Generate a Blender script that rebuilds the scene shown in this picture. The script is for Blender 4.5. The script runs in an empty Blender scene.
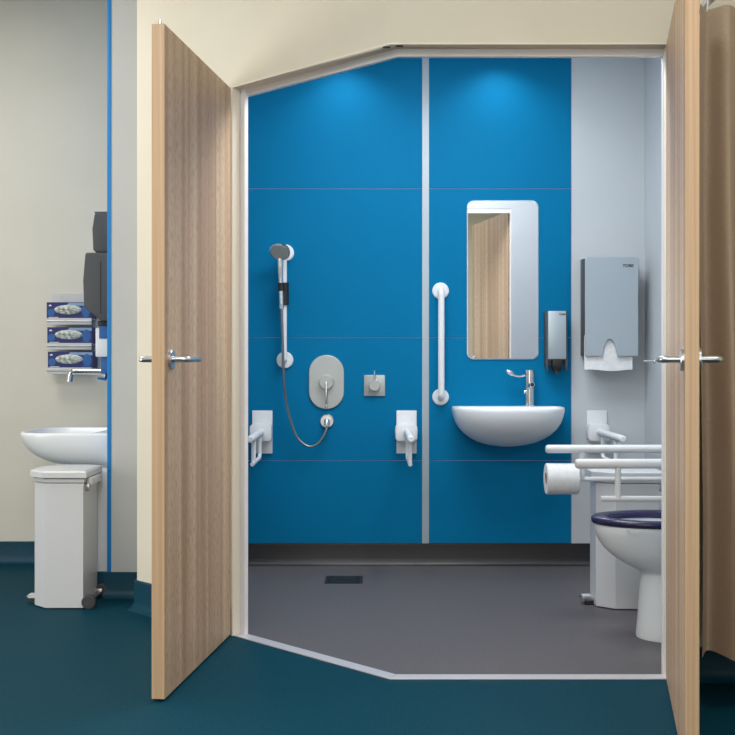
import bpy, bmesh, math, random
from mathutils import Vector, Matrix
random.seed(4)
PI = math.pi
SC = bpy.context.scene
COL = SC.collection

# ---------------------------------------------------------------- camera, world, lights, exposure
F = 1126.0; EYE = 1.06; HOR = 360.0
cam_d = bpy.data.cameras.new('camera'); cam = bpy.data.objects.new('camera', cam_d); COL.objects.link(cam)
cam.location = (0, 0, EYE); cam.rotation_euler = (PI/2, 0, 0)
cam_d.sensor_width = 36; cam_d.lens = 36*F/735; cam_d.shift_y = (HOR-367.5)/735
cam_d.clip_start = .05
SC.camera = cam
w = bpy.data.worlds.new('world'); SC.world = w; w.use_nodes = True
w.node_tree.nodes['Background'].inputs[0].default_value = (.8, .9, 1, 1)
w.node_tree.nodes['Background'].inputs[1].default_value = .3
SC.view_settings.view_transform = 'Standard'; SC.view_settings.look = 'None'
SC.view_settings.gamma = 1; SC.view_settings.use_curve_mapping = False
SC.view_settings.exposure = 0.0

def area(name, loc, size, power, color=(1, 1, 1), rot=(0, 0, 0), spread=None):
    l = bpy.data.lights.new(name, 'AREA'); l.shape = 'RECTANGLE'; l.size, l.size_y = size
    l.energy = power; l.color = color
    if spread: l.spread = spread
    o = bpy.data.objects.new(name, l); COL.objects.link(o); o.location = loc; o.rotation_euler = rot
    return o
def spot(name, loc, power, angle, color=(1, 1, 1), rot=(0, 0, 0), blend=.8, rad=.04):
    l = bpy.data.lights.new(name, 'SPOT'); l.energy = power; l.color = color; l.spot_size = angle
    l.spot_blend = blend; l.shadow_soft_size = rad
    o = bpy.data.objects.new(name, l); COL.objects.link(o); o.location = loc; o.rotation_euler = rot
    return o
area('corridor_ceiling_light', (-.9, 1.6, 2.95), (1.2, 1.2), 58, (1, .985, .965))
area('corridor_rear_light', (-.3, -.9, 2.95), (1.2, 1.2), 42, (1, .985, .965))
area('frontal_fill_rear', (-.5, -2.12, 1.5), (1.8, 1.5), 26, (1, .985, .965), (PI/2, 0, 0))  # added frontal fill from behind the camera, not a window
area('corridor_right_fill', (1.45, 1.7, 2.95), (.9, .9), 27, (1, .96, .9))  # added fill to brighten the curtain, front wall and left door face
area('alcove_ceiling_light', (-2.1, 4.4, 2.95), (.9, .9), 25, (1, .985, .96))
area('low_fill_left', (-3.15, 3.2, .72), (2.0, 1.1), 36, (1, .985, .96), (0, -PI/2, 0))  # added soft light, set low for the angled wall; its source is unseen
area('washroom_ceiling_light', (.35, 4.5, 2.68), (1.1, .8), 36, (.965, .98, 1))
spot('washroom_downlight_shower', (-.12, 5.62, 2.69), 12.5, math.radians(125), (.97, .985, 1))
spot('washroom_downlight_basin', (.67, 5.62, 2.69), 12.5, math.radians(125), (.97, .985, 1))

# ---------------------------------------------------------------- materials
def mat(name, col, rough=.5, metal=0, coat=0, spec=None):
    m = bpy.data.materials.new(name); m.use_nodes = True
    b = m.node_tree.nodes['Principled BSDF']
    b.inputs['Base Color'].default_value = (*col, 1); b.inputs['Roughness'].default_value = rough
    b.inputs['Metallic'].default_value = metal; b.inputs['Coat Weight'].default_value = coat
    if spec is not None: b.inputs['Specular IOR Level'].default_value = spec
    return m
def s2l(r, g, b):
    f = lambda c: (c/255/12.92) if c/255 <= .04045 else ((c/255+.055)/1.055)**2.4
    return (f(r), f(g), f(b))
def noisy(m, c1, c2, scale=(1, 1, 1), ns=1.0, detail=4, lo=.35, hi=.65, bump=0, coord='Object', c3=None, fleck=None):
    """colour varies between c1 and c2 with a noise; optional second speckle layer"""
    nt = m.node_tree; N = nt.nodes; L = nt.links; b = N['Principled BSDF']
    tc = N.new('ShaderNodeTexCoord'); mp = N.new('ShaderNodeMapping'); mp.inputs['Scale'].default_value = scale
    L.new(tc.outputs[coord], mp.inputs[0])
    n = N.new('ShaderNodeTexNoise'); n.inputs['Scale'].default_value = ns; n.inputs['Detail'].default_value = detail
    L.new(mp.outputs[0], n.inputs['Vector'])
    r = N.new('ShaderNodeValToRGB'); r.color_ramp.elements[0].position = lo; r.color_ramp.elements[1].position = hi
    r.color_ramp.elements[0].color = (*c1, 1); r.color_ramp.elements[1].color = (*c2, 1)
    L.new(n.outputs['Fac'], r.inputs[0]); out = r.outputs[0]
    if c3:
        mp2 = N.new('ShaderNodeMapping'); mp2.inputs['Scale'].default_value = fleck[0]
        L.new(tc.outputs[coord], mp2.inputs[0])
        n2 = N.new('ShaderNodeTexNoise'); n2.inputs['Scale'].default_value = 1; n2.inputs['Detail'].default_value = 2
        L.new(mp2.outputs[0], n2.inputs['Vector'])
        r2 = N.new('ShaderNodeValToRGB'); r2.color_ramp.elements[0].position = fleck[1]; r2.color_ramp.elements[1].position = fleck[2]
        r2.color_ramp.elements[0].color = (0, 0, 0, 1); r2.color_ramp.elements[1].color = (fleck[3],)*3+(1,)
        L.new(n2.outputs['Fac'], r2.inputs[0])
        mx = N.new('ShaderNodeMix'); mx.data_type = 'RGBA'
        L.new(r2.outputs[0], mx.inputs[0]); L.new(out, mx.inputs[6]); mx.inputs[7].default_value = (*c3, 1)
        out = mx.outputs[2]
    L.new(out, b.inputs['Base Color'])
    if bump:
        bp = N.new('ShaderNodeBump'); bp.inputs['Strength'].default_value = bump; bp.inputs['Distance'].default_value = .002
        L.new(n.outputs['Fac'], bp.inputs['Height']); L.new(bp.outputs[0], b.inputs['Normal'])
    return m
M = {}
M['cream'] = noisy(mat('cream_paint', (0, 0, 0), .8), s2l(222, 216, 199), s2l(226, 220, 204), ns=3)
M['alcove'] = noisy(mat('alcove_paint', (0, 0, 0), .8), s2l(214, 212, 200), s2l(218, 216, 205), ns=3)
M['wall_white'] = noisy(mat('pale_wall_laminate', (0, 0, 0), .5), s2l(205, 210, 214), s2l(210, 214, 218), ns=2)
M['strip_grey'] = noisy(mat('light_grey_laminate', (0, 0, 0), .5), s2l(184, 187, 187), s2l(189, 192, 192), ns=2)
M['ceiling'] = mat('ceiling_white', (.8, .8, .78), .9)
M['blue'] = noisy(mat('blue_laminate', (0, 0, 0), .6, spec=.08), s2l(0, 111, 158), s2l(0, 114, 162), ns=1.5)
M['blue_edge'] = mat('blue_edge_trim', s2l(0, 122, 196), .5)
M['joint'] = mat('panel_joint', s2l(150, 160, 205), .6)
M['grey_panel'] = noisy(mat('grey_panel_laminate', (0, 0, 0), .45), s2l(192, 199, 204), s2l(196, 203, 208), ns=2)
M['teal'] = noisy(mat('teal_vinyl', (0, 0, 0), .6, spec=.08), s2l(0, 48, 63), s2l(4, 64, 81), ns=170, detail=4, c3=s2l(50, 108, 130), fleck=((260, 260, 260), .60, .70, .55))
M['teal_skirt'] = noisy(mat('teal_skirting', (0, 0, 0), .45, spec=.3), s2l(6, 58, 76), s2l(10, 68, 88), ns=200)
M['gfloor'] = noisy(mat('grey_vinyl', (0, 0, 0), .5, spec=.35), s2l(82, 79, 82), s2l(100, 97, 100), ns=150, detail=4, c3=s2l(140, 138, 142), fleck=((240, 240, 240), .62, .72, .4))
M['gskirt'] = noisy(mat('dark_grey_skirting', (0, 0, 0), .4), s2l(38, 37, 39), s2l(46, 45, 47), ns=200)
M['wood'] = noisy(mat('oak_veneer', (0, 0, 0), .45), s2l(180, 145, 116), s2l(216, 190, 158), scale=(17, 17, .35), ns=1, detail=3, lo=.34, hi=.66,
                  c3=s2l(150, 118, 94), fleck=((190, 190, 34), .46, .74, .75))
M['wood_edge'] = noisy(mat('oak_lipping', (0, 0, 0), .45), s2l(190, 157, 122), s2l(206, 175, 142), scale=(120, 120, 1), ns=1, detail=4)
M['frame'] = mat('frame_paint_beige', s2l(238, 231, 216), .5)
M['frame_light'] = mat('frame_stop_pale', s2l(236, 236, 240), .4)
M['joint_strip'] = mat('joint_strip_pale_blue_grey', s2l(174, 186, 194), .5)
M['metal_strip'] = mat('threshold_metal', s2l(212, 212, 218), .35, .4)
M['chrome'] = mat('chrome', (.75, .76, .77), .12, 1)
M['satin'] = mat('satin_steel', (.62, .63, .64), .28, 1)
M['plate'] = mat('satin_plate', s2l(176, 180, 178), .38, .35)
M['white'] = mat('white_powder_coat', s2l(224, 228, 232), .35)
M['ceramic'] = mat('white_ceramic', s2l(238, 243, 247), .38, 0, .4)
M['black'] = mat('black_plastic', s2l(26, 27, 30), .4)
M['dark'] = mat('charcoal_plastic', s2l(66, 69, 74), .5)
M['navy'] = mat('navy_plastic', s2l(34, 32, 72), .25)
M['silver'] = mat('silver_cover', s2l(176, 188, 196), .38, .45)
M['paper'] = noisy(mat('paper', (0, 0, 0), .9), s2l(222, 225, 228), s2l(232, 234, 236), ns=60)
M['card'] = mat('cardboard_core', s2l(150, 130, 108), .9)
M['mirror'] = mat('mirror_glass', (.86, .87, .88), .015, 1)
M['edge'] = mat('polished_edge', s2l(190, 210, 222), .2)
M['bin'] = mat('bin_enamel', s2l(208, 211, 215), .35)
M['rubber'] = mat('grey_rubber', s2l(62, 62, 66), .6)
M['tray'] = mat('rack_enamel', s2l(196, 198, 200), .35)
M['boxnavy'] = mat('printed_navy_card', s2l(28, 36, 104), .5)
M['boxblue'] = mat('printed_mid_blue_card', s2l(26, 92, 160), .5)
M['boxpale'] = mat('printed_pale_blue_card', s2l(128, 158, 190), .5)
M['tissue'] = noisy(mat('tissue_paper', (0, 0, 0), .9), s2l(150, 165, 160), s2l(228, 232, 228), ns=60, detail=5, bump=.6)
M['curtain'] = noisy(mat('curtain_fabric', (0, 0, 0), .95), s2l(166, 147, 126), s2l(173, 155, 134), ns=180)
M['ink'] = mat('dark_print', s2l(50, 54, 60), .5)
M['hose'] = mat('hose_metal', s2l(140, 142, 148), .3, .9)
M['drain'] = mat('drain_dark_metal', s2l(48, 50, 56), .4, .5)

# ---------------------------------------------------------------- helpers
def at(px, py, Y):
    return Vector(((px-367.5)/F*Y, Y, EYE+(HOR-py)/F*Y))
def finish(bm, angle=32):
    bmesh.ops.remove_doubles(bm, verts=bm.verts, dist=1e-6)
    bmesh.ops.recalc_face_normals(bm, faces=bm.faces)
    for f in bm.faces: f.smooth = True
    lim = math.radians(angle)
    for e in bm.edges:
        if len(e.link_faces) == 2:
            e.smooth = e.calc_face_angle(0) < lim
def obj(name, bm, m, parent=None, world=False, angle=32):
    finish(bm, angle)
    if world and parent is not None:
        root = parent
        while root.parent: root = root.parent
        bm.transform((Matrix.Translation(root.location) @ Matrix.Rotation(root.rotation_euler[2], 4, 'Z')).inverted())
    me = bpy.data.meshes.new(name); bm.to_mesh(me); bm.free()
    for x in (m if isinstance(m, (list, tuple)) else [m]): me.materials.append(x)
    o = bpy.data.objects.new(name, me); COL.objects.link(o); o.parent = parent
    return o
def tag(o, label=None, cat=None, group=None, kind=None):
    if label: o['label'] = label
    if cat: o['category'] = cat
    if group: o['group'] = group
    if kind: o['kind'] = kind
    return o
def thing(name, label, cat, loc=(0, 0, 0), rz=0, group=None, kind=None):
    o = bpy.data.objects.new(name, None); COL.objects.link(o); o.location = loc; o.rotation_euler = (0, 0, rz)
    o.empty_display_size = .05
    return tag(o, label, cat, group, kind)
def struct(name, bm, m, label, cat, parent=None):
    o = obj(name, bm, m, parent)
    return tag(o, label, cat, kind='structure')
def copy_tree(o, parent=None):
    c = o.copy(); COL.objects.link(c); c.parent = parent
    for ch in [x for x in list(bpy.data.objects) if x.parent is o]: copy_tree(ch, c)
    return c
def B(): return bmesh.new()
def box(bm, x0, x1, y0, y1, z0, z1, bev=0, seg=2, mi=0):
    vs = [bm.verts.new((x, y, z)) for x in (x0, x1) for y in (y0, y1) for z in (z0, z1)]
    q = [(0, 1, 3, 2), (4, 6, 7, 5), (0, 4, 5, 1), (2, 3, 7, 6), (0, 2, 6, 4), (1, 5, 7, 3)]
    fs = [bm.faces.new([vs[i] for i in f]) for f in q]
    for f in fs: f.material_index = mi
    if bev:
        es = list({e for f in fs for e in f.edges})
        bmesh.ops.bevel(bm, geom=es, offset=bev, segments=seg, profile=.5, affect='EDGES')
    return bm
def prism(bm, pts, axis, a, b, bev=0, seg=2, mi=0):
    """extrude 2D polygon pts along axis from a to b. axis z: pts=(x,y); y: pts=(x,z); x: pts=(y,z)"""
    def P(p, t):
        return {'z': (p[0], p[1], t), 'y': (p[0], t, p[1]), 'x': (t, p[0], p[1])}[axis]
    lo = [bm.verts.new(P(p, a)) for p in pts]; hi = [bm.verts.new(P(p, b)) for p in pts]
    n = len(pts); fs = [bm.faces.new(lo), bm.faces.new(hi)]
    for i in range(n): fs.append(bm.faces.new((lo[i], lo[(i+1) % n], hi[(i+1) % n], hi[i])))
    for f in fs: f.material_index = mi
    if bev:
        es = list(fs[0].edges)+list(fs[1].edges)
        bmesh.ops.recalc_face_normals(bm, faces=fs)
        bmesh.ops.bevel(bm, geom=es, offset=bev, segments=seg, profile=.5, affect='EDGES')
    return bm
def rrect(cx, cz, w_, h_, r, n=6):
    out = []
    for (sx, sz, a0) in ((1, 1, 0), (-1, 1, 90), (-1, -1, 180), (1, -1, 270)):
        for k in range(n+1):
            a = math.radians(a0+90*k/n)
            out.append((cx+sx*(w_/2-r)+r*math.cos(a), cz+sz*(h_/2-r)+r*math.sin(a)))
    return out
def circ(cx, cz, rx, rz=None, n=32):
    rz = rz or rx
    return [(cx+rx*math.cos(2*PI*i/n), cz+rz*math.sin(2*PI*i/n)) for i in range(n)]
def loops(bm, rings, cap0=True, cap1=True):
    V = [[bm.verts.new(p) for p in r] for r in rings]
    for a, b in zip(V, V[1:]):
        n = len(a)
        for i in range(n): bm.faces.new((a[i], a[(i+1) % n], b[(i+1) % n], b[i]))
    if cap0: bm.faces.new(V[0])
    if cap1: bm.faces.new(V[-1])
    return bm
def fillet(pts, r, n=6):
    pts = [Vector(p) for p in pts]; out = [pts[0]]
    for i in range(1, len(pts)-1):
        p = pts[i]; a = (pts[i-1]-p); b = (pts[i+1]-p)
        ang = a.angle(b)
        d = min(r/math.tan(ang/2), a.length*.49, b.length*.49)
        p0 = p+a.normalized()*d; p1 = p+b.normalized()*d
        for k in range(n+1):
            t = k/n; out.append(p0*(1-t)**2+p*2*t*(1-t)+p1*t*t)
    out.append(pts[-1]); return out
def tube(bm, pts, r, n=16, caps=True, rs=None):
    pts = [Vector(p) for p in pts]
    T = []
    for i in range(len(pts)):
        a = pts[max(i-1, 0)]; b = pts[min(i+1, len(pts)-1)]; T.append((b-a).normalized())
    up = Vector((0, 0, 1)) if abs(T[0].z) < .9 else Vector((1, 0, 0))
    u = T[0].cross(up).normalized(); rings = []
    for i, p in enumerate(pts):
        u = (u-T[i]*u.dot(T[i])).normalized(); v = T[i].cross(u)
        rr = rs[i] if rs else r
        rings.append([p+(u*math.cos(2*PI*k/n)+v*math.sin(2*PI*k/n))*rr for k in range(n)])
    return loops(bm, rings, caps, caps)
def spline(pts, n=8):
    pts = [Vector(p) for p in pts]; P = [pts[0]*2-pts[1]]+pts+[pts[-1]*2-pts[-2]]; out = []
    for i in range(1, len(P)-2):
        for k in range(n):
            t = k/n; a, b, c, d = P[i-1:i+3]
            out.append(.5*((2*b)+(c-a)*t+(2*a-5*b+4*c-d)*t*t+(-a+3*b-3*c+d)*t**3))
    out.append(pts[-1]); return out
def disc(bm, c, axis, r, h, bev=.002, n=32):
    """lathe disc, base at c, growing along axis by h"""
    c = Vector(c); A = Vector(axis).normalized()
    return tube(bm, [c, c+A*(h-bev), c+A*h], r, n, rs=[r, r, r-bev])
def lettering(text, size, loc, parent, m, name='lettering', italic=0, depth=.0006, bold=.0):
    cu = bpy.data.curves.new('t', 'FONT'); cu.body = text; cu.size = size; cu.align_x = 'CENTER'; cu.align_y = 'CENTER'
    cu.extrude = depth; cu.shear = italic; cu.offset = bold
    t = bpy.data.objects.new('t', cu); COL.objects.link(t)
    dg = bpy.context.evaluated_depsgraph_get(); dg.update()
    me = bpy.data.meshes.new_from_object(t.evaluated_get(dg))
    bpy.data.objects.remove(t)
    me.transform(Matrix.Translation(loc) @ Matrix.Rotation(PI/2, 4, 'X'))
    me.materials.clear(); me.materials.append(m)
    o = bpy.data.objects.new(name, me); COL.objects.link(o); o.parent = parent
    return o

# ---------------------------------------------------------------- room shell
A_ = (-.979, 4.784); H_ = (-.520, 4.325); C_ = (.0745, 3.73); R_ = (.997, 3.73)
Hi = (-.467, 4.378); Ci = (.1056, 3.805)
CZ = 3.0; TOP = 2.11; YB = 5.83; XR = 1.434; YA = 5.90
XP0, XP1 = -1.165, -.88     # partition between alcove and washroom
YP = 5.04
bm = prism(B(), [(-3.2, -2.2), (2.6, -2.2), (2.6, 3.73), R_, C_, H_, A_, (-.979, YP), (XP0, YP), (XP0, YA), (-3.2, YA)], 'z', -.05, 0)
struct('floor', bm, M['teal'], 'teal speckled vinyl floor of the corridor in front of the doors', 'floor')
bm = prism(B(), [H_, C_, R_, (.997, 3.805), (XR, 3.805), (XR, YB), (XP1, YB), (XP1, 4.827)], 'z', -.05, 0)
struct('floor_washroom', bm, M['gfloor'], 'dark grey vinyl floor inside the blue washroom', 'floor')
struct('ceiling', box(B(), -3.3, 2.7, -2.3, 6.0, CZ, CZ+.1), M['ceiling'], 'white ceiling over corridor and alcove', 'ceiling')
bm = prism(B(), [Hi, Ci, (XR, 3.805), (XR, YB), (XP1, YB), (XP1, 4.827)], 'z', 2.7, 2.8)
struct('ceiling_washroom', bm, M['ceiling'], 'white ceiling inside the blue washroom', 'ceiling')
# front wall (faces the camera), header and pier right of the opening
bm = prism(B(), [C_, R_, (.997, 3.805), Ci], 'z', TOP, CZ)
box(bm, .997, 2.6, 3.73, 3.805, 0, CZ)
wf = struct('wall_front', bm, [M['cream'], M['wall_white']], 'cream painted wall above and right of the right-hand door', 'wall')
bm = prism(B(), [A_, H_, Hi, (XP1, 4.827), (XP1, YP), (-.979, YP)], 'z', 0, CZ)
prism(bm, [H_, C_, Ci, Hi], 'z', TOP, CZ)
wa = struct('wall_angled', bm, [M['cream'], M['wall_white']], 'cream painted wall set at an angle behind the left-hand open door', 'wall')
for o in (wf, wa):      # the washroom side of these walls is pale laminate
    for p in o.data.polygons:
        n = p.normal; c = p.center
        if (n.y > .5 or (n.x > .9 and c.y > 4.5)): p.material_index = 1
struct('wall_left', box(B(), -3.3, -3.2, -2.3, 6.0, 0, CZ), M['cream'], 'cream wall on the left side of the corridor', 'wall')
struct('wall_right', box(B(), 2.6, 2.7, -2.3, 3.805, 0, CZ), M['cream'], 'cream wall on the far right of the corridor', 'wall')
struct('wall_behind', box(B(), -3.2, 2.6, -2.3, -2.2, 0, CZ), M['cream'], 'cream corridor wall opposite the washroom doors', 'wall')
struct('wall_alcove', box(B(), -3.2, XP0, YA, YA+.1, 0, CZ), M['alcove'], 'beige back wall of the alcove holding the tissue box rack', 'wall')
# partition: narrow grey end facing the corridor, alcove face on the left
pw = struct('wall_partition', box(B(), XP0+.018, XP1, YP, 6.0, 0, CZ), M['strip_grey'], 'narrow light grey wall end between alcove and angled wall', 'wall')
struct('trim_1', box(B(), XP0, XP0+.018, YP-.003, YA, .005, CZ, .001), M['blue_edge'], 'bright blue vertical edge on the partition beside the alcove', 'trim')
# washroom back wall with its panels
X0, X1, X2, X3 = XP1, .282, .318, 1.052
bk = struct('wall_back', box(B(), XP1, XR+.1, YB-.006, YB+.12, 0, 2.8), M['joint'], 'washroom back wall clad in blue and pale grey panels', 'wall')
zj = [.112, at(0, 460.5, 5.82).z, at(0, 337.5, 5.82).z, at(0, 188.5, 5.82).z, 2.7]
g = .0016
for (xa, xb) in ((X0, X1), (X2, X3)):
    for za, zb in zip(zj, zj[1:]):
        p = obj('panel', box(B(), xa, xb-(.0 if xa == X0 else .0), YB-.01, YB-.0015, za+g, zb-g, .0008, 1), M['blue'], bk)
p = obj('panel', box(B(), X3+.004, XR, YB-.01, YB, .112, 2.7, .0008, 1), M['grey_panel'], bk); p['label'] = 'pale grey panel'
struct('trim_2', box(B(), X1, X2, YB-.014, YB, .112, 2.7, .002), M['joint_strip'], 'pale grey vertical joint strip between the two blue panels', 'trim')
struct('wall_right_washroom', box(B(), XR, XR+.1, 3.805, YB, 0, 2.8), M['grey_panel'], 'pale grey right-hand wall inside the washroom', 'wall')
# skirtings
def skirt(bm, pts, h, t=.012, cove=True):
    """coved skirting along path pts (x,y), projecting to the left-hand side of travel"""
    n = len(pts); prof = [(0, 0), (t+.028, 0), (t+.014, .006), (t+.004, .018), (t, .036), (t, h-.004), (t*.6, h), (0, h)]
    rings = []
    for i, p in enumerate(pts):
        p = Vector((p[0], p[1], 0))
        d0 = (Vector((*pts[i], 0))-Vector((*pts[i-1], 0))).normalized() if i else None
        d1 = (Vector((*pts[i+1], 0))-Vector((*pts[i], 0))).normalized() if i < n-1 else None
        d0 = d0 or d1; d1 = d1 or d0
        n0 = Vector((-d0.y, d0.x, 0)); n1 = Vector((-d1.y, d1.x, 0)); m_ = (n0+n1).normalized(); k = 1/max(.3, m_.dot(n0))
        rings.append([p+m_*k*a+Vector((0, 0, b)) for a, b in prof])
    return loops(bm, rings)
struct('baseboard_back', skirt(B(), [(XR, 3.81), (XR, YB), (XP1, YB), (XP1, 4.84)], .112), M['gskirt'], 'dark grey coved skirting around the washroom floor', 'skirting')
struct('baseboard_alcove', skirt(B(), [(XP0, YA), (-3.2, YA), (-3.2, -2.2)], .11), M['teal_skirt'], 'teal coved skirting along the back of the alcove', 'skirting')
struct('baseboard_angled', skirt(B(), [(H_[0]-.01, H_[1]+.01), A_, (-.979, YP)], .125), M['teal_skirt'], 'teal coved skirting at the foot of the angled cream wall', 'skirting')
struct('baseboard_partition', skirt(B(), [(-.995, YP-.002), (XP0-.012, YP-.002)], .112), M['teal_skirt'], 'teal skirting at the foot of the narrow grey wall end', 'skirting')
struct('baseboard_right', skirt(B(), [(2.6, 3.73), (1.03, 3.73)], .11), M['teal_skirt'], 'teal skirting under the curtain on the right', 'skirting')

# door frame: lining plus stop, swept along the two-leaf opening
def off(p, n, d): return (p[0]+n[0]*d, p[1]+n[1]*d)
nL = (.7071, .7071)
def miter(d):   # corner point at depth d into the wall
    return (3.8045+1.41421*d-(3.73+d), 3.73+d)
def frame_piece(bm, d0, d1, tl, tr, zt, rf=0):
    dirL = (.7071, -.7071)
    j0, j1 = off(H_, nL, d0 if d0 < .01 else d0-.015), off(H_, nL, d1-.018)      # shallower hinge jamb
    prism(bm, [j0, off(j0, dirL, tl), off(j1, dirL, tl), j1], 'z', 0, TOP-.0004)
    a0, a1 = off(H_, nL, d0), off(H_, nL, d1)
    prism(bm, [(R_[0]-tr, 3.73+d0), (R_[0], 3.73+d0), (R_[0], 3.73+d1), (R_[0]-tr, 3.73+d1)], 'z', 0, zt)
    if rf: a1 = off(H_, nL, rf)
    else: rf = d1
    c0, c1 = miter(d0), miter(rf)
    prism(bm, [a0, c0, c1, a1], 'z', zt, TOP)
    prism(bm, [c0, (R_[0], 3.73+d0), (R_[0], 3.73+rf), c1], 'z', zt, TOP)
    return bm
fr = struct('trim_3', frame_piece(B(), -.002, .052, .005, .003, TOP-.005), M['frame'], 'beige painted door frame around the two-leaf opening', 'door frame')
st = obj('door_stop', frame_piece(B(), .052, .072, .030, .0045, TOP-.030), M['frame_light'], fr); st['label'] = 'pale inner door stop'
for px in (386.5, 399.5):
    yy = 3.757 if px < 390 else 3.744
    x = (px-367.5)/F*yy
    obj('strike_plate', prism(B(), [(x+.013*math.cos(t*PI/8), yy+.006*math.sin(t*PI/8)) for t in range(16)], 'z', TOP-.0085, TOP-.005), M['black'], fr)
# threshold strip on the floor
bm = B()
c0, c1 = miter(0), miter(.052)
prism(bm, [H_, c0, c1, off(H_, nL, .052)], 'z', 0, .005, .0015, 1)
prism(bm, [c0, R_, (R_[0], 3.782), c1], 'z', 0, .005, .0015, 1)
struct('trim_4', bm, M['metal_strip'], 'pale metal threshold strip between teal and grey floors', 'threshold')

# ---------------------------------------------------------------- doors
def make_door(name, label, hinge, free, side, z1, s_handle, bolt, th):
    """hinge/free: plan points on the visible inner face; side=+1 body lies to the +normal side"""
    d = Vector((free[0]-hinge[0], free[1]-hinge[1], 0)); W = d.length; rz = math.atan2(d.y, d.x)
    t = thing(name, label, 'door', (hinge[0], hinge[1], 0), rz, kind='structure')
    s = side
    y0, y1 = sorted((0, s*th))
    obj('leaf', box(B(), 0, W-.006, y0, y1, .008, z1, .0008, 1), M['wood'], t)
    e = obj('edge_lipping', box(B(), W-.0058, W, y0+.0004, y1-.0004, .008, z1, .0008, 1), M['wood_edge'], t)
    e['label'] = 'pale oak lipping along the opening edge'
    xs = W-s_handle
    for f, o_ in ((0, -s), (s*th, s)):
        bm = disc(B(), (xs, f, 1.062), (0, o_, 0), .031, .009)
        h = obj('door_handle', bm, M['satin'], t)
        path = fillet([(xs, f+o_*.008, 1.062), (xs, f+o_*.056, 1.062), (xs-.122, f+o_*.056, 1.062)], .016)
        obj('lever', tube(B(), path, .0095, 16), M['satin'], h)
    ym = s*th/2
    if bolt:
        obj('flush_bolt', tube(B(), [(W-.02, ym, z1-.001), (W-.02, ym, z1+.018)], .0045, 12), M['satin'], t)
    return t
make_door('door_1', 'tall oak veneer door standing open on the left, hung on the angled wall', (-.525, 4.318), (-.629, 3.49), -1, 2.103, .062, True, .042)
make_door('door_2', 'tall oak veneer door standing open on the right, seen almost edge-on beside the curtain', (.987, 3.722), (.8125, 2.88), 1, 2.103, .056, False, .0355)

# ---------------------------------------------------------------- shower equipment
WY = YB-.01     # panel face
def wallthing(name, label, cat, px, pz, **k):
    p = at(px, pz, WY); return thing(name, label, cat, (p.x, WY, p.z), **k), p
S = WY/F        # metres per pixel on the back wall
# slide rail
zt, zb = at(0, 253, WY).z, at(0, 360, WY).z
t = thing('shower_rail', 'white vertical riser rail on the blue wall holding the shower head', 'shower rail', (at(285, 0, WY).x, WY, zb))
hgt = zt-zb
obj('rail', tube(B(), fillet([(.004, -.004, hgt), (.004, -.06, hgt), (0, -.06, hgt-.03), (0, -.06, .02), (0, -.06, 0), (0, -.004, 0)], .02), .014, 18), M['white'], t)
for z, x in ((hgt, .004), (0, 0)):
    obj('wall_flange', disc(B(), (x, 0, z), (0, -1, 0), .043, .014, .004), M['white'], t)
zs = at(0, 294, 5.76).z-zb
s_ = obj('slider', tube(B(), [(0, -.06, zs-.058), (0, -.06, zs+.058)], .024, 24), M['black'], t)
s_['label'] = 'black height slider clamp'
rl = Vector(t.location)
c0_, c1_ = at(280.9, 283, 5.71)-rl, at(281.1, 291, 5.71)-rl
obj('clamp_ring', tube(B(), [c0_, c1_], .0175, 24), M['black'], s_)
obj('clamp_arm', box(B(), c0_.x+.012, -.012, -.085, -.06, c1_.z+.004, c0_.z-.004, .003), M['black'], s_)
# hand shower with hose
hy = 5.71
hp = at(281, 294, hy)
t = thing('hand_shower', 'round chrome hand shower clipped high on the riser rail, hose hanging below', 'shower head', hp)
a = Vector((-.004, -.0, .0)); top = at(279.9, 262, hy-.008)-hp
path = spline([at(281.4, 306, hy)-hp, at(280.8, 283, hy)-hp, top, at(280.1, 251, hy+.004)-hp], 6)
obj('handle', tube(B(), path, .012, 16, rs=[.011+.004*i/len(path) for i in range(len(path))]), M['chrome'], t)
ax = Vector((-.1, -.74, -.66)).normalized(); hc = at(280.2, 250.5, hy-.03)-hp
bm = tube(B(), [hc-ax*.03, hc-ax*.02, hc, hc+ax*.014, hc+ax*.016], .05, 36, rs=[.018, .035, .049, .052, .049])
sh = obj('head', bm, M['chrome'], t)
bm = tube(B(), [hc+ax*.0155, hc+ax*.0185], .045, 36)
u = ax.cross(Vector((0, 0, 1))).normalized(); v = ax.cross(u)
for rr, n in ((.012, 6), (.024, 12), (.036, 18)):
    for k in range(n):
        q = hc+(u*math.cos(2*PI*k/n)+v*math.sin(2*PI*k/n))*rr
        tube(bm, [q+ax*.018, q+ax*.0205], .0018, 6)
o = obj('spray_plate', bm, M['plate'], sh); o['label'] = 'grey spray face with nozzles'
pts = [at(281.4, 306, hy), at(281.9, 322, 5.715), at(282.8, 345, 5.72), at(283.3, 368, 5.725), at(284.8, 390, 5.735), at(288, 411, 5.75), at(295.4, 434, 5.76),
       at(303, 443.5, 5.76), at(311, 446.5, 5.76), at(319, 442.5, 5.76), at(325.5, 432, 5.765), at(327.6, 423, 5.775)]
hs = obj('hose', tube(B(), [p-hp for p in spline(pts, 8)], .0065, 12), M['hose'], t)
obj('hose_nut', tube(B(), [pts[0]-hp+Vector((0, 0, .012)), pts[0]-hp-Vector((0, 0, .014))], .012, 8), M['chrome'], hs)
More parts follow.
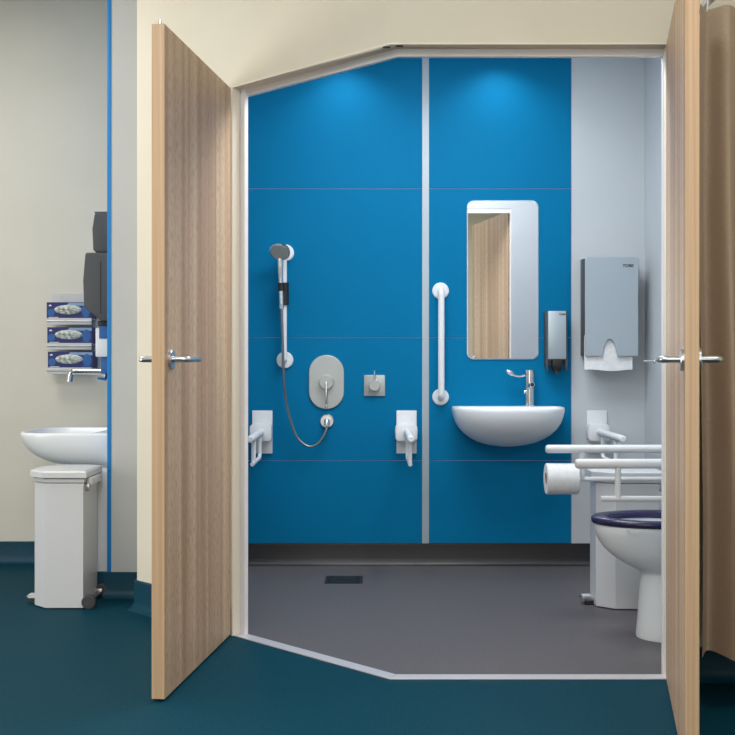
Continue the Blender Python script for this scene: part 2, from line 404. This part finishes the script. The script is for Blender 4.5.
# thermostatic valve
t, p = wallthing('shower_valve', 'long rounded steel shower control plate with round dial and lever', 'shower control', 326.5, 382)
obj('plate', prism(B(), rrect(0, 0, 35*S, 54*S, 17.4*S, 12), 'y', 0, -.012, .003), M['plate'], t, angle=20)
d_ = obj('dial', disc(B(), (0, -.012, 0), (0, -1, 0), 7.2*S, .03, .003), M['plate'], t)
obj('lever', box(B(), -.006, .006, -.05, -.038, -.128, .0, .003), M['satin'], d_)
obj('lever_tip', disc(B(), (0, -.05, -.12), (0, -1, 0), .006, .005), M['satin'], d_)
# outlet
t, p = wallthing('shower_outlet', 'round chrome wall elbow feeding the shower hose', 'hose outlet', 327, 421)
obj('flange', disc(B(), (0, 0, 0), (0, -1, 0), 7*S, .012, .004), M['satin'], t)
obj('elbow', tube(B(), fillet([(0, -.010, .002), (0, -.047, .002), (0, -.047, -.022)], .012), .014, 16), M['chrome'], t)
# diverter
t, p = wallthing('shower_diverter', 'small square steel control plate with round knob, right of the long plate', 'shower control', 374.5, 385.5)
obj('plate', prism(B(), rrect(0, 0, 21*S, 21*S, .004, 3), 'y', 0, -.01, .002), M['plate'], t)
k = obj('knob', disc(B(), (0, -.01, 0), (0, -1, 0), 5.5*S, .03, .003), M['plate'], t)
obj('lever', tube(B(), [(0, -.036, .015), (0, -.036, .078)], .0045, 12), M['satin'], k)

# ---------------------------------------------------------------- hinged support rails
def support_rail(label, loc, rz, L, group, extra=None, tilt=0):
    t = thing('support_rail', label, 'support rail', loc, rz, group)
    # local: wall at y=0, arm along -y, arm centre at z=0
    obj('wall_plate', box(B(), -.052, .052, -.012, 0, -.115, .107, .002), M['white'], t)
    hb = obj('hinge_block', prism(B(), rrect(-.003, -.004, .112, .088, .02, 6), 'y', -.012, -.085, .006), M['white'], t)
    obj('hinge_pin', tube(B(), [(-.061, -.055, 0), (.055, -.055, 0)], .012, 16), M['white'], hb)
    x1 = tilt
    P = lambda s, z=0: (x1*s/L, -s, z)
    ub = obj('upper_bar', tube(B(), [P(.07), P(L-.006), P(L-.002), P(L)], .0175, 24, rs=[.0175, .0175, .0165, .013]), M['white'], t)
    obj('end_cap', tube(B(), [P(L-.001), P(L+.003), P(L+.006)], .0155, 24, rs=[.0155, .0155, .011]), M['white'], ub)
    zf = -.124
    lb = obj('lower_bar', tube(B(), fillet([P(.15, -.01), P(.15, zf), P(L-.085, zf)], .035), .010, 16), M['white'], t)
    obj('strut', tube(B(), [P(L-.145, -.01), P(L-.145, zf)], .011, 16), M['white'], t)
    return t
zr = EYE-.3675
def xw(px): return at(px, 0, WY).x
support_rail('white drop-down support rail at the left end of the shower wall', (xw(262.5), WY, zr), 0, .60, 'drop-down rails', tilt=0)
support_rail('white drop-down support rail on the blue wall, just left of the pale vertical strip', (xw(406.5), WY, zr), 0, .60, 'drop-down rails', tilt=.0)
support_rail('white drop-down support rail on the grey wall beneath the paper towel dispenser', (xw(596.5), WY, zr), 0, .60, 'drop-down rails')
rail_far = support_rail('white drop-down support rail behind the toilet, with the toilet roll at its end', (XR, 4.65, zr), -PI/2, XR-.742, 'drop-down rails')
support_rail('white drop-down support rail in front of the toilet, nearest the doorway', (XR, 3.99, zr), -PI/2, XR-.742, 'drop-down rails')

# toilet roll on its holder
rc = at(561, 479.5, 4.62); rx0 = at(547, 0, 4.62).x; rx1 = at(579, 0, 4.62).x
t = thing('toilet_roll', 'large white toilet roll hanging from the end of the far rail', 'toilet roll', (rc.x, 4.65, rc.z))
ro, ri = .064, .026; n = 40
ring = lambda x, r: [(x, r*math.cos(2*PI*i/n), r*math.sin(2*PI*i/n)) for i in range(n)]
a0, a1 = rx0-rc.x, rx1-rc.x
bm = loops(B(), [ring(a0, ri), ring(a0, ro-.003), ring(a0+.003, ro), ring(a1-.003, ro), ring(a1, ro-.003), ring(a1, ri), ring(a0, ri)], False, False)
obj('paper_roll', bm, M['paper'], t)
o = obj('core', loops(B(), [ring(a0+.001, ri), ring(a1-.001, ri), ring(a1-.001, ri-.003), ring(a0+.001, ri-.003), ring(a0+.001, ri)], False, False), M['card'], t)
o['label'] = 'brown cardboard core'
xa = rc.x+a1
o = obj('roll_holder', tube(B(), fillet([(rc.x+a0+.01, 4.65, rc.z), (xa+.012, 4.65, rc.z), (xa+.012, 4.65, zr-.016)], .012), .0075, 12), M['white'], rail_far, world=True)
o['label'] = 'thin bracket carrying the toilet roll'
# ---------------------------------------------------------------- vertical grab rail
t, p = wallthing('grab_rail', 'white vertical grab rail on the blue wall left of the mirror', 'grab rail', 440.5, 397)
h = 106*S
obj('bar', tube(B(), fillet([(0, -.01, 0), (0, -.06, 0), (0, -.06, h), (0, -.01, h)], .03, 8), .0165, 20), M['white'], t)
for z in (0, h): obj('wall_flange', disc(B(), (0, 0, z), (0, -1, 0), .043, .014, .005), M['white'], t)

# ---------------------------------------------------------------- mirror
t, p = wallthing('wall_mirror', 'tall frameless mirror with rounded corners over the washroom basin', 'mirror', 502.5, 280)
S1 = (WY-.008)/F
obj('back_plate', prism(B(), rrect(0, 0, 71.5*S1, 159*S1, .035, 8), 'y', -.002, -.007), M['edge'], t)
obj('glass', prism(B(), rrect(0, 0, 69.6*S1, 157*S1, .033, 8), 'y', -.0072, -.011), M['mirror'], t, angle=10)
for sx in (-1, 1):
    for sz in (-1, 1):
        obj('fixing_pad', disc(B(), (sx*.12, 0, sz*.34), (0, -1, 0), .012, .003, .001), M['edge'], t)

# ---------------------------------------------------------------- basins
def outline(a, d, nf, nb, yc, n=64):
    out = []
    for i in range(n):
        t_ = 2*PI*i/n; c, s = math.cos(t_), math.sin(t_)
        e = 2/(nb if s > 0 else nf)
        out.append((a*math.copysign(abs(c)**e, c), yc+(-yc if s > 0 else d+yc)*math.copysign(abs(s)**e, s)))
    return out
def basin(t, a, d, depth, nf, prof, lip=.012, deck=.10, bowl=.6):
    """local: wall y=0, front y=-d, rim top z=0"""
    o0 = outline(a, d, nf, 9, -d*.35)
    rings = []
    for z, s, f in reversed(prof): rings.append([(x*s, min(0, y)*f, z) for x, y in o0])
    rings.append([(x, y, -.010) for x, y in o0]); rings.append([(x*.995, y*.995, -.003) for x, y in o0]); rings.append([(x*.985, y*.985-.001, 0) for x, y in o0])
    # inner bowl
    ym_ = -(deck+d-lip*1.6)/2; yc = ym_
    base = [(x*.915, -deck+(y/d)*(d-deck-lip*1.6)) for x, y in o0]
    def inner(s, z, k=1):
        return [(x*s, ym_+(y-ym_)*s, z) for x, y in base]
    D = depth*bowl
    for s, z in ((1, 0), (.985, -.004), (.95, -.03*D/.1), (.86, -.06*D/.1), (.7, -.085*D/.1), (.4, -D), (.1, -D*1.03)): rings.append(inner(s, z))
    obj('bowl', loops(B(), rings), M['ceramic'], t, angle=50)
    dr = obj('waste', disc(B(), (0, yc, -D*1.03), (0, 0, 1), .03, .004), M['chrome'], t)
zrim = .823
bx = at(509, 0, 5.66).x
t = thing('wash_basin', 'white half-round ceramic basin on the blue wall beneath the mirror', 'basin', (bx, WY, zrim))
prof = [(-.02, 1, 1), (-.05, .978, .98), (-.08, .94, .94), (-.11, .875, .87), (-.135, .795, .78), (-.16, .68, .67), (-.18, .54, .55), (-.195, .36, .42), (-.203, .16, .3)]
basin(t, .280, .37, .2, 2.3, prof, deck=.11)
# left basin, fixed to the partition, facing -X
t = thing('wash_basin', 'wide white ceramic basin in the alcove, above the white pedal bin', 'basin', (XP0-.0, 5.43, .722), -PI/2)
prof = [(-.015, 1, 1), (-.035, .99, .99), (-.06, .97, .965), (-.085, .94, .925), (-.11, .89, .86), (-.13, .82, .78), (-.145, .74, .70), (-.153, .66, .62), (-.156, .5, .5)]
basin(t, .25, .478, .155, 3.6, prof, deck=.10)

# bathroom basin tap
tp = at(529.5, 406, 5.755)
t = thing('basin_tap', 'chrome basin tap with a long side lever on the washroom basin', 'tap', (tp.x, 5.755, zrim))
obj('body', tube(B(), [(0, 0, 0), (0, 0, .008), (0, 0, .010), (0, 0, .150)], .02, 32, rs=[.0275, .0275, .0245, .0245]), M['chrome'], t)
sp = obj('spout', tube(B(), [(0, -.012, .102), (0, -.085, .112), (0, -.095, .113)], .0125, 20, rs=[.014, .0135, .012]), M['chrome'], t)
obj('outlet', tube(B(), [(0, -.0945, .113), (0, -.0965, .113)], .0095, 20), M['black'], sp)
hb = obj('lever_hub', tube(B(), [(0, 0, .1505), (0, 0, .1525), (0, 0, .184), (0, 0, .187)], .02, 32, rs=[.024, .0255, .0255, .0235]), M['chrome'], t)
obj('lever', tube(B(), spline([(-.018, -.002, .160), (-.045, -.006, .154), (-.07, -.008, .156), (-.085, -.009, .162)], 6), .0055, 14), M['chrome'], hb)
bm = B(); bmesh.ops.create_uvsphere(bm, u_segments=24, v_segments=12, radius=1)
bm.transform(Matrix.Translation((-.098, -.010, .171)) @ Matrix.Rotation(math.radians(28), 4, 'Y') @ Matrix.Diagonal((.026, .014, .0125, 1)))
obj('lever_paddle', bm, M['satin'], hb)
obj('side_knob', tube(B(), [(-.018, -.012, .075), (-.031, -.02, .075), (-.033, -.021, .075)], .01, 16, rs=[.009, .009, .007]), M['chrome'], t)

# alcove basin tap on the partition panel
t = thing('wall_tap', 'long chrome swan-neck wall tap over the alcove basin', 'tap', (XP0, 5.30, at(0, 372, 5.3).z))
tl = XP0-at(70, 0, 5.3).x
obj('spout', tube(B(), fillet([(-.02, 0, 0), (-tl+.004, 0, .004), (-tl-.002, 0, -.045)], .028, 8), .0145, 18), M['chrome'], t)
obj('body', tube(B(), [(0, 0, 0), (-.008, 0, 0), (-.010, 0, 0), (-.088, 0, 0)], .02, 24, rs=[.03, .03, .02, .018]), M['chrome'], t)
obj('lever', tube(B(), fillet([(-.06, -.01, -.005), (-.06, -.04, -.035), (-.095, -.06, -.030)], .01), .008, 12), M['chrome'], t)

# ---------------------------------------------------------------- dispensers
Yf = WY-.145
pl, pr = at(585, 257, Yf), at(638, 356, Yf)
cx, W2 = (pl.x+pr.x)/2, (pr.x-pl.x)
t = thing('paper_towel_dispenser', 'tall silver paper towel dispenser on the grey wall, arched notch at its base', 'towel dispenser', (cx, WY, pr.z))
HH = pl.z-pr.z
b_ = obj('housing', prism(B(), [(0, 0), (0, HH), (-.124, HH-.004), (-.124, 0)], 'x', -W2/2+.004, W2/2-.004, .004), M['dark'], t)
b_['label'] = 'charcoal plastic housing behind the cover'
aw, ah = 7.6*Yf/F, 17*Yf/F
ac = at(609.5, 0, Yf).x-cx
arch = [(ac-aw*math.copysign(abs(math.cos(PI*k/20))**.85, math.cos(PI*k/20))*(.8+.2*(1-math.sin(PI*k/20))), ah*math.sin(PI*k/20)) for k in range(21)]
ol = [(-W2/2+.004, 0)]+arch+[(W2/2-.004, 0), (W2/2, .004), (W2/2, HH-.008), (W2/2-.008, HH), (-W2/2+.008, HH), (-W2/2, HH-.008), (-W2/2, .004)]
bm = B(); prism(bm, ol, 'y', -.139, -.152, .002, 2)
o = obj('cover', bm, M['silver'], t, angle=4); o['label'] = 'brushed silver front cover'
obj('cover_rim', box(B(), -W2/2+.006, W2/2-.006, -.1388, -.1242, HH-.03, HH-.003, .002), M['silver'], t)
lettering('TORK', .021, (W2/2-.052, -.1528, HH-.045), t, M['ink'], bold=.0006, italic=.15)
t2 = thing('paper_towel', 'white folded paper towel sticking out beneath the tall silver dispenser', 'paper towel', (cx, WY-.1265, pr.z))
bm = B(); xs = [(-W2/2-.001)+(W2-.024)*i/20 for i in range(21)]
def wv(x): return .0015*math.sin(x*22)
rings = []
for zz, yy in ((-.072, -.002), (-.03, 0), (0, .0), (.105, .0)):
    rings.append([(x, yy+wv(x)-.008, zz-(.004*math.cos(x*30) if zz < -.07 else 0)) for x in xs]+[(x, yy+wv(x)-.002, zz-(.004*math.cos(x*30) if zz < -.07 else 0)) for x in reversed(xs)])
bm = loops(bm, rings)
bm.transform(Matrix.Translation((0, -.0, 0)))
obj('sheet', bm, M['paper'], t2)
# soap dispenser
Ys = WY-.09
pl, pr = at(548, 311, Ys), at(566, 359, Ys); cx, W2, HH = (pl.x+pr.x)/2, pr.x-pl.x, pl.z-pr.z
t = thing('soap_dispenser', 'narrow silver and black soap dispenser beside the mirror', 'soap dispenser', (cx, WY, pr.z))
obj('housing', prism(B(), [(0, -.035), (0, HH+.002), (-.085, HH), (-.088, -.004), (-.05, -.035)], 'x', -W2/2-.008, W2/2+.008, .004), M['dark'], t)
obj('cover', box(B(), -W2/2, W2/2, -.096, -.086, 0, HH, .003), M['silver'], t)
for sx in (-1, 1):
    obj('side_lug', box(B(), sx*(W2/2+.004)-.005, sx*(W2/2+.004)+.005, -.088, -.055, -.06, .0, .002), M['dark'], t)
pu = obj('pump', tube(B(), [(0, -.07, .0), (0, -.07, -.035), (0, -.07, -.062), (0, -.07, -.072)], .024, 24, rs=[.027, .028, .022, .012]), M['black'], t)
obj('push_pad', prism(B(), rrect(0, -.022, .05, .044, .01, 5), 'y', -.088, -.104, .004), M['black'], pu)
lettering('TORK', .013, (W2/2-.02, -.0968, HH-.018), t, M['ink'], bold=.0004, italic=.15)

# alcove dispensers, fixed to the partition face (x=XP0), facing -X
def side_disp(label, y0, y1, z0, z1, dep, cut, loc_name='paper_towel_dispenser', cat='towel dispenser'):
    t = thing(loc_name, label, cat, (XP0, (y0+y1)/2, z0))
    H2 = z1-z0; hw = (y1-y0)/2
    # profile in x,z (seen from the corridor)
    pr_ = [(0, 0), (-.06, 0), (-dep+.012, cut), (-dep, cut+.012), (-dep-.004, H2*.6), (-dep+.006, H2-.008), (-dep+.012, H2), (0, H2)]
    obj('housing', prism(B(), pr_, 'y', -hw, hw, .006, 3), M['dark'], t)
    return t, hw, H2
t, hw, H2 = side_disp('charcoal paper towel dispenser seen side-on above the alcove basin, lower and larger of two', 5.17, 5.45, at(0, 321, 5.17).z, at(0, 252.5, 5.17).z, .138, .055)
obj('cover_seam', box(B(), -.062, -.058, -hw-.001, -hw+.002, .03, H2-.04), M['black'], t)
obj('outlet', box(B(), -.085, -.004, -.10, .10, -.022, .002, .004), M['black'], t)
t, hw, H2 = side_disp('slimmer charcoal dispenser fixed to the partition above the larger one', 5.20, 5.42, at(0, 252.5, 5.17).z+.003, at(0, 213, 5.2).z, .103, .001)
obj('lid', box(B(), -.098, -.002, -hw+.008, hw-.008, H2-.001, H2+.008, .003), M['dark'], t)
# white soap bottle with blue parts below the dispensers
zc = at(0, 357, 5.3).z
t = thing('soap_dispenser', 'small white soap dispenser with blue lever, above the alcove tap', 'soap dispenser', (XP0, 5.26, zc))
obj('body', box(B(), -.096, 0, -.045, .045, 0, .135, .006), M['white'], t)
o = obj('cap', box(B(), -.078, -.001, -.049, -.020, .085, .144, .003), M['boxblue'], t); o['label'] = 'blue cap'
o = obj('push_lever', box(B(), -.074, -.004, -.03, .03, -.078, -.0005, .003), M['boxblue'], t); o['label'] = 'blue push lever'

# ---------------------------------------------------------------- tissue rack and boxes
Yt = YA
p0 = at(46, 293, 5.86); 
rw = .245; rx = at(70.5, 0, 5.79).x
t = thing('tissue_box_rack', 'pale grey wall rack holding three tissue boxes in the alcove', 'wall rack', (rx, YA, at(0, 372, 5.8).z))
zo = t.location.z; zt_ = at(0, 293, 5.88).z-zo
obj('back_plate', box(B(), -rw/2-.002, rw/2+.002, -.006, 0, -.006, zt_, .002), M['tray'], t)
tz = [at(0, y, 5.78).z-zo for y in (318, 343, 367.5)]
for z in tz:
    bm = box(B(), -rw/2+.004, rw/2-.012, -.115, -.006, z-.006, z-.002, .001)
    box(bm, -rw/2+.004, rw/2-.012, -.119, -.115, z-.034, z+.0, .0015)
    tr = obj('tray', bm, M['tray'], t)
    obj('front_lip', tube(B(), [(-rw/2+.004, -.1205, z-.016), (rw/2-.012, -.1205, z-.016)], .004, 10), M['satin'], tr)
obj('screw', disc(B(), (-rw/2+.05, -.006, zt_-.018), (0, -1, 0), .005, .002, .0008), M['satin'], t)
obj('screw', disc(B(), (rw/2-.05, -.006, zt_-.018), (0, -1, 0), .005, .002, .0008), M['satin'], t)
bw, bh, bd = .232, .083, .1
def tissue_box(label, loc):
    t = thing('tissue_box', label, 'tissue box', loc, 0, 'tissue boxes in the wall rack')
    c = obj('carton', box(B(), -bw/2, bw/2, -bd, 0, 0, bh, .001, 1), M['boxnavy'], t)
    y = -bd
    bm = prism(B(), [(-.002, bh-.003), (-.02, bh*.62), (.03, bh*.8), (bw/2-.003, bh*.78), (bw/2-.003, bh-.003)], 'y', y-.0004, y+.0002)
    o = obj('pale_print', bm, M['boxpale'], c); o['label'] = 'pale blue printed corner'
    for q in (prism(B(), circ(-bw/2+.022, bh*.36, .018, .02, 20), 'y', y-.0006, y+.0002), prism(B(), circ(bw/2-.03, bh*.48, .022, .032, 20), 'y', y-.0006, y+.0002),
              prism(B(), [(bw/2-.055, .006), (bw/2-.012, .006), (bw/2-.012, .010), (bw/2-.055, .010)], 'y', y-.0009, y+.0002)):
        o = obj('blue_print', q, M['boxblue'], c); o['label'] = 'mid blue printed shape'
    for q in ([(-bw/2+.010, bh-.020), (-bw/2+.026, bh-.020), (-bw/2+.022, bh-.012), (-bw/2+.014, bh-.012)], [(-bw/2+.01, .004), (-bw/2+.06, .004), (-bw/2+.06, .007), (-bw/2+.01, .007)]):
        obj('white_print', prism(B(), q, 'y', y-.0009, y+.0002), M['paper'], c)
    # crumpled tissue in the oval opening
    rings = []
    rnd = random.Random(9)
    for k, (s, dy) in enumerate(((1, -.0002), (.97, -.004), (.8, -.010), (.55, -.012), (.3, -.014), (.05, -.015))):
        rings.append([(-.006+.071*s*math.cos(2*PI*i/48), y+dy+(rnd.uniform(-.004, .004) if 0 < k < 5 else 0), bh*.54+.025*s*math.sin(2*PI*i/48)) for i in range(48)])
    obj('tissue', loops(B(), rings), M['tissue'], t, angle=60)
    return t
lab = ['topmost navy tissue box in the alcove wall rack, partly behind the dispenser', 'middle navy tissue box of the three in the alcove wall rack', 'lowest navy tissue box in the alcove wall rack, just above the tap']
first = None
for i, z in enumerate(tz):
    loc = (rx-.006+(.003*i), YA-.0125, zo+z-.0018)
    if first is None: first = tissue_box(lab[i], loc)
    else:
        c = copy_tree(first); c.location = loc; c['label'] = lab[i]

# boxed duct below the alcove basin
bm = box(B(), at(93, 0, 5.06).x, XP0-.0005, 5.055, 5.88, .11, .56, .003)
struct('trim_5', bm, M['wall_white'], 'white boxed pipe duct below the alcove basin', 'duct')
bm = box(B(), at(93, 0, 5.06).x+.004, XP0-.0005, 5.059, 5.87, 0, .11)
struct('trim_6', bm, M['teal_skirt'], 'teal skirting at the foot of the white boxed duct', 'skirting')

# ---------------------------------------------------------------- pedal bins
def make_bin(label, loc):
    t = thing('pedal_bin', label, 'pedal bin', loc, 0, 'white hospital pedal bins')
    hx, hy_, c = .112, .125, .062
    def oc(e, c_=c): return [(-hx-e, -hy_+c_-e*.4), (-hx+c_-e*.4, -hy_-e), (hx+e, -hy_-e), (hx+e, hy_+e), (-hx+c_-e*.4, hy_+e), (-hx-e, hy_-c_+e*.4)]
    obj('body', prism(B(), oc(0), 'z', .004, .535, .003), M['bin'], t, angle=20)
    obj('liner_rim', prism(B(), oc(.005), 'z', .538, .556, .002), M['tray'], t, angle=20)
    ld = B()
    r0 = [(x, y, .560) for x, y in oc(.018)]; r1 = [(x, y, .582) for x, y in oc(.018)]; r2 = [(x, y, .589) for x, y in oc(.010)]; r3 = [(x, y, .595) for x, y in oc(-.03)]
    l = obj('lid', loops(ld, [r0, r1, r2, r3]), M['bin'], t, angle=20)
    obj('hinge', box(B(), hx+.006, hx+.030, -.09, .09, .525, .556, .004), M['bin'], t)
    obj('hinge_bracket', box(B(), hx+.001, hx+.020, -.10, -.07, .50, .53, .003), M['satin'], t)
    pd = obj('pedal', prism(B(), [(-hx-.048, -.026), (-hx-.038, -.034), (-hx-.001, -.03), (-hx-.001, .03), (-hx-.038, .034), (-hx-.048, .026)], 'z', .018, .036, .005), M['satin'], t)
    obj('pedal_pad', prism(B(), [(-hx-.042, -.022), (-hx-.008, -.024), (-hx-.008, .024), (-hx-.042, .022)], 'z', .0362, .040, .001), M['tray'], pd)
    obj('foot', prism(B(), circ(-hx+.03, 0, .05, .02, 20), 'z', 0, .0035), M['rubber'], t)
    obj('foot', box(B(), -hx-.03, -hx-.002, -.018, .018, 0, .017, .003), M['rubber'], t)
    for sy in (-1, 1):
        y = sy*.122
        wz = obj('wheel', tube(B(), [(hx+.024, y-.012, .030), (hx+.024, y-.009, .030), (hx+.024, y+.009, .030), (hx+.024, y+.012, .030)], .030, 28, rs=[.026, .030, .030, .026]), M['rubber'], t)
        obj('hubcap', tube(B(), [(hx+.022, y-.0135, .028), (hx+.022, y+.0135, .028)], .009, 16), M['dark'], wz)
        obj('axle_bracket', box(B(), hx-.002, hx+.028, sy*.098-.004, sy*.098+.004, .018, .042, .002), M['satin'], t)
    obj('axle', tube(B(), [(hx+.022, -.11, .028), (hx+.022, .11, .028)], .005, 10), M['satin'], t)
    return t
b1 = make_bin('white pedal bin with wheels standing in front of the alcove basin', (-1.322, 4.915, 0))
b2 = copy_tree(b1); b2.location = (.98+.112*1.14, 4.895, 0); b2.scale = (1.14, 1, 1); b2['label'] = 'white pedal bin standing behind the toilet in the washroom'

# ---------------------------------------------------------------- toilet
t = thing('toilet', 'white pedestal toilet with navy seat, half hidden by the right door', 'toilet', (XR+.008, 4.32, 0), 0)
def egg(xl, hw, z, xr=1.41, nose=.24, n=56, ex=2.0):
    """plan loop: straight sides back to xr, rounded nose at xl; local coordinates relative to XR, 4.32"""
    pts = []; xm = min(xl+nose, xr-.03); a = xm-xl
    for i in range(n+1):
        t_ = PI/2+PI*i/n; c, s = math.cos(t_), math.sin(t_)
        pts.append((xm+a*math.copysign(abs(c)**(2/ex), c)-XR, hw*math.copysign(abs(s)**(2/ex), s), z))
    pts.append((xr-XR, -hw*.92, z)); pts.append((xr-XR, hw*.92, z))
    return pts
secs = [(.0, 1.024, .112, .14), (.01, 1.023, .114, .14), (.05, 1.027, .107, .13), (.13, 1.033, .100, .13), (.20, 1.038, .097, .13), (.24, 1.040, .098, .13), (.255, 1.032, .102, .14),
        (.265, 1.012, .110, .16), (.278, .984, .120, .18), (.295, .954, .131, .20), (.315, .927, .142, .21), (.34, .900, .153, .22), (.37, .880, .162, .23), (.40, .866, .170, .24), (.425, .861, .173, .24), (.435, .864, .171, .24)]
rings = [egg(xl, hw, z, XR-.010, ns) for z, xl, hw, ns in secs]
def inner_ring(z, s):
    cx_, a, b_2 = 1.10-XR, .195*s, .138*s
    out = []
    for i in range(57):
        t_ = PI/2+PI*i/56
        out.append((cx_+a*math.cos(t_)*(1 if True else 0), b_2*math.sin(t_), z))
    out.append((cx_+a*.8, -b_2*.62, z)); out.append((cx_+a*.8, b_2*.62, z))
    return out
for z, s in ((.435, 1), (.42, .98), (.36, .9), (.30, .7), (.26, .4), (.25, .1)): rings.append(inner_ring(z, s))
obj('pan', loops(B(), rings), M['ceramic'], t, angle=60)
oa = lambda e, z: egg(.852+e, .182-e, z, 1.335-e, .26)
def ia_(e, z):
    cx_ = 1.10-XR; out = []
    for i in range(57):
        t_ = PI/2+PI*i/56; out.append((cx_+(.186-e)*math.cos(t_), (.128-e)*math.sin(t_), z))
    out.append((cx_+.16, -.08, z)); out.append((cx_+.16, .08, z)); return out
z0 = .4365
bm = loops(B(), [ia_(0, z0), oa(.004, z0), oa(0, z0+.006), oa(0, z0+.018), oa(.008, z0+.026), ia_(-.016, z0+.026), ia_(-.004, z0+.02), ia_(0, z0)], False, False)
o = obj('seat', bm, M['navy'], t, angle=60); o['label'] = 'navy blue seat ring'
obj('hinge', tube(B(), [(1.345-XR, -.09, .452), (1.345-XR, .09, .452)], .012, 14), M['satin'], t)
obj('seat_buffer', disc(B(), (-.62+.12+.02, -.1752+.012, .43), (-.1, -1, 0), .008, .003, .001), M['white'], t)

# floor gully
fc = at(344, 580, 5.425)
t = thing('floor_drain', 'square dark grating set in the grey shower floor', 'floor drain', (fc.x, 5.425, 0))
obj('rim', box(B(), -.09, .09, -.09, .09, 0, .003, .001), M['drain'], t)
bm = B()
for k in range(7): box(bm, -.07, .07, -.068+k*.02, -.056+k*.02, .003, .0055, .001)
obj('grate', bm, M['black'], t)
o = obj('centre_plate', box(B(), -.06, .06, -.045, .045, .0055, .007, .001), M['drain'], t)

# chrome hook on the right washroom wall
hp = at(655, 361, 5.617)
t = thing('wall_hook', 'slim chrome peg on the pale side wall near the corner', 'hook', (XR, 5.617, hp.z))
obj('peg', tube(B(), [(-.004, 0, 0), (-.055, 0, .0), (-.058, 0, .0)], .006, 14, rs=[.006, .006, .004]), M['chrome'], t)
obj('rose', disc(B(), (0, 0, 0), (-1, 0, 0), .012, .005), M['chrome'], t)

# ---------------------------------------------------------------- curtain at the right
t = thing('curtain', 'grey-brown fabric curtain hanging in folds right of the right-hand door', 'curtain', (1.7, 3.42, 2.14))
nx = 420; rings = []
zs_ = [2.135, 2.09, 1.9, 1.5, 1.0, .6, .3, .165]
def cy(x, z):
    k = (2.1-z)/2.1; am = .022+.022*k
    return 3.42+am*math.sin((x-1.02)*2*PI/.085+.6*math.sin(x*9)+.3*k)+.012*math.sin(x*31)-.10*k*math.sin((x-1.0)*12)
for z in zs_:
    fr_ = [(1.004+1.526*i/nx-1.7+.006*math.sin(z*3), cy(1.004+1.526*i/nx, z)-3.42, z+(.012*math.sin(i*.12) if z < .2 else 0)-2.14) for i in range(nx+1)]
    rings.append(fr_+[(x, y+.003, zz) for x, y, zz in reversed(fr_)])
obj('fabric', loops(B(), rings), M['curtain'], t, angle=70)
for i in range(9):
    x = 1.07+i*.19-.03
    obj('hook', tube(B(), [(x-1.7, cy(x, 2.1)-3.42, -.012), (x-1.7, cy(x, 2.1)*.5-1.71, .02), (x-1.7, 0, .056)], .003, 8), M['white'], t)
r_ = thing('curtain_rail', 'white ceiling-height curtain rail above the right-hand curtain', 'curtain rail', (1.7, 3.42, 2.2))
obj('track', box(B(), -.68, .88, -.012, .012, 0, .03, .003), M['white'], r_)
for x in (-.6, .1, .8):
    obj('wall_bracket', box(B(), x-.01, x+.01, .01, .31, .008, .022, .002), M['white'], r_)
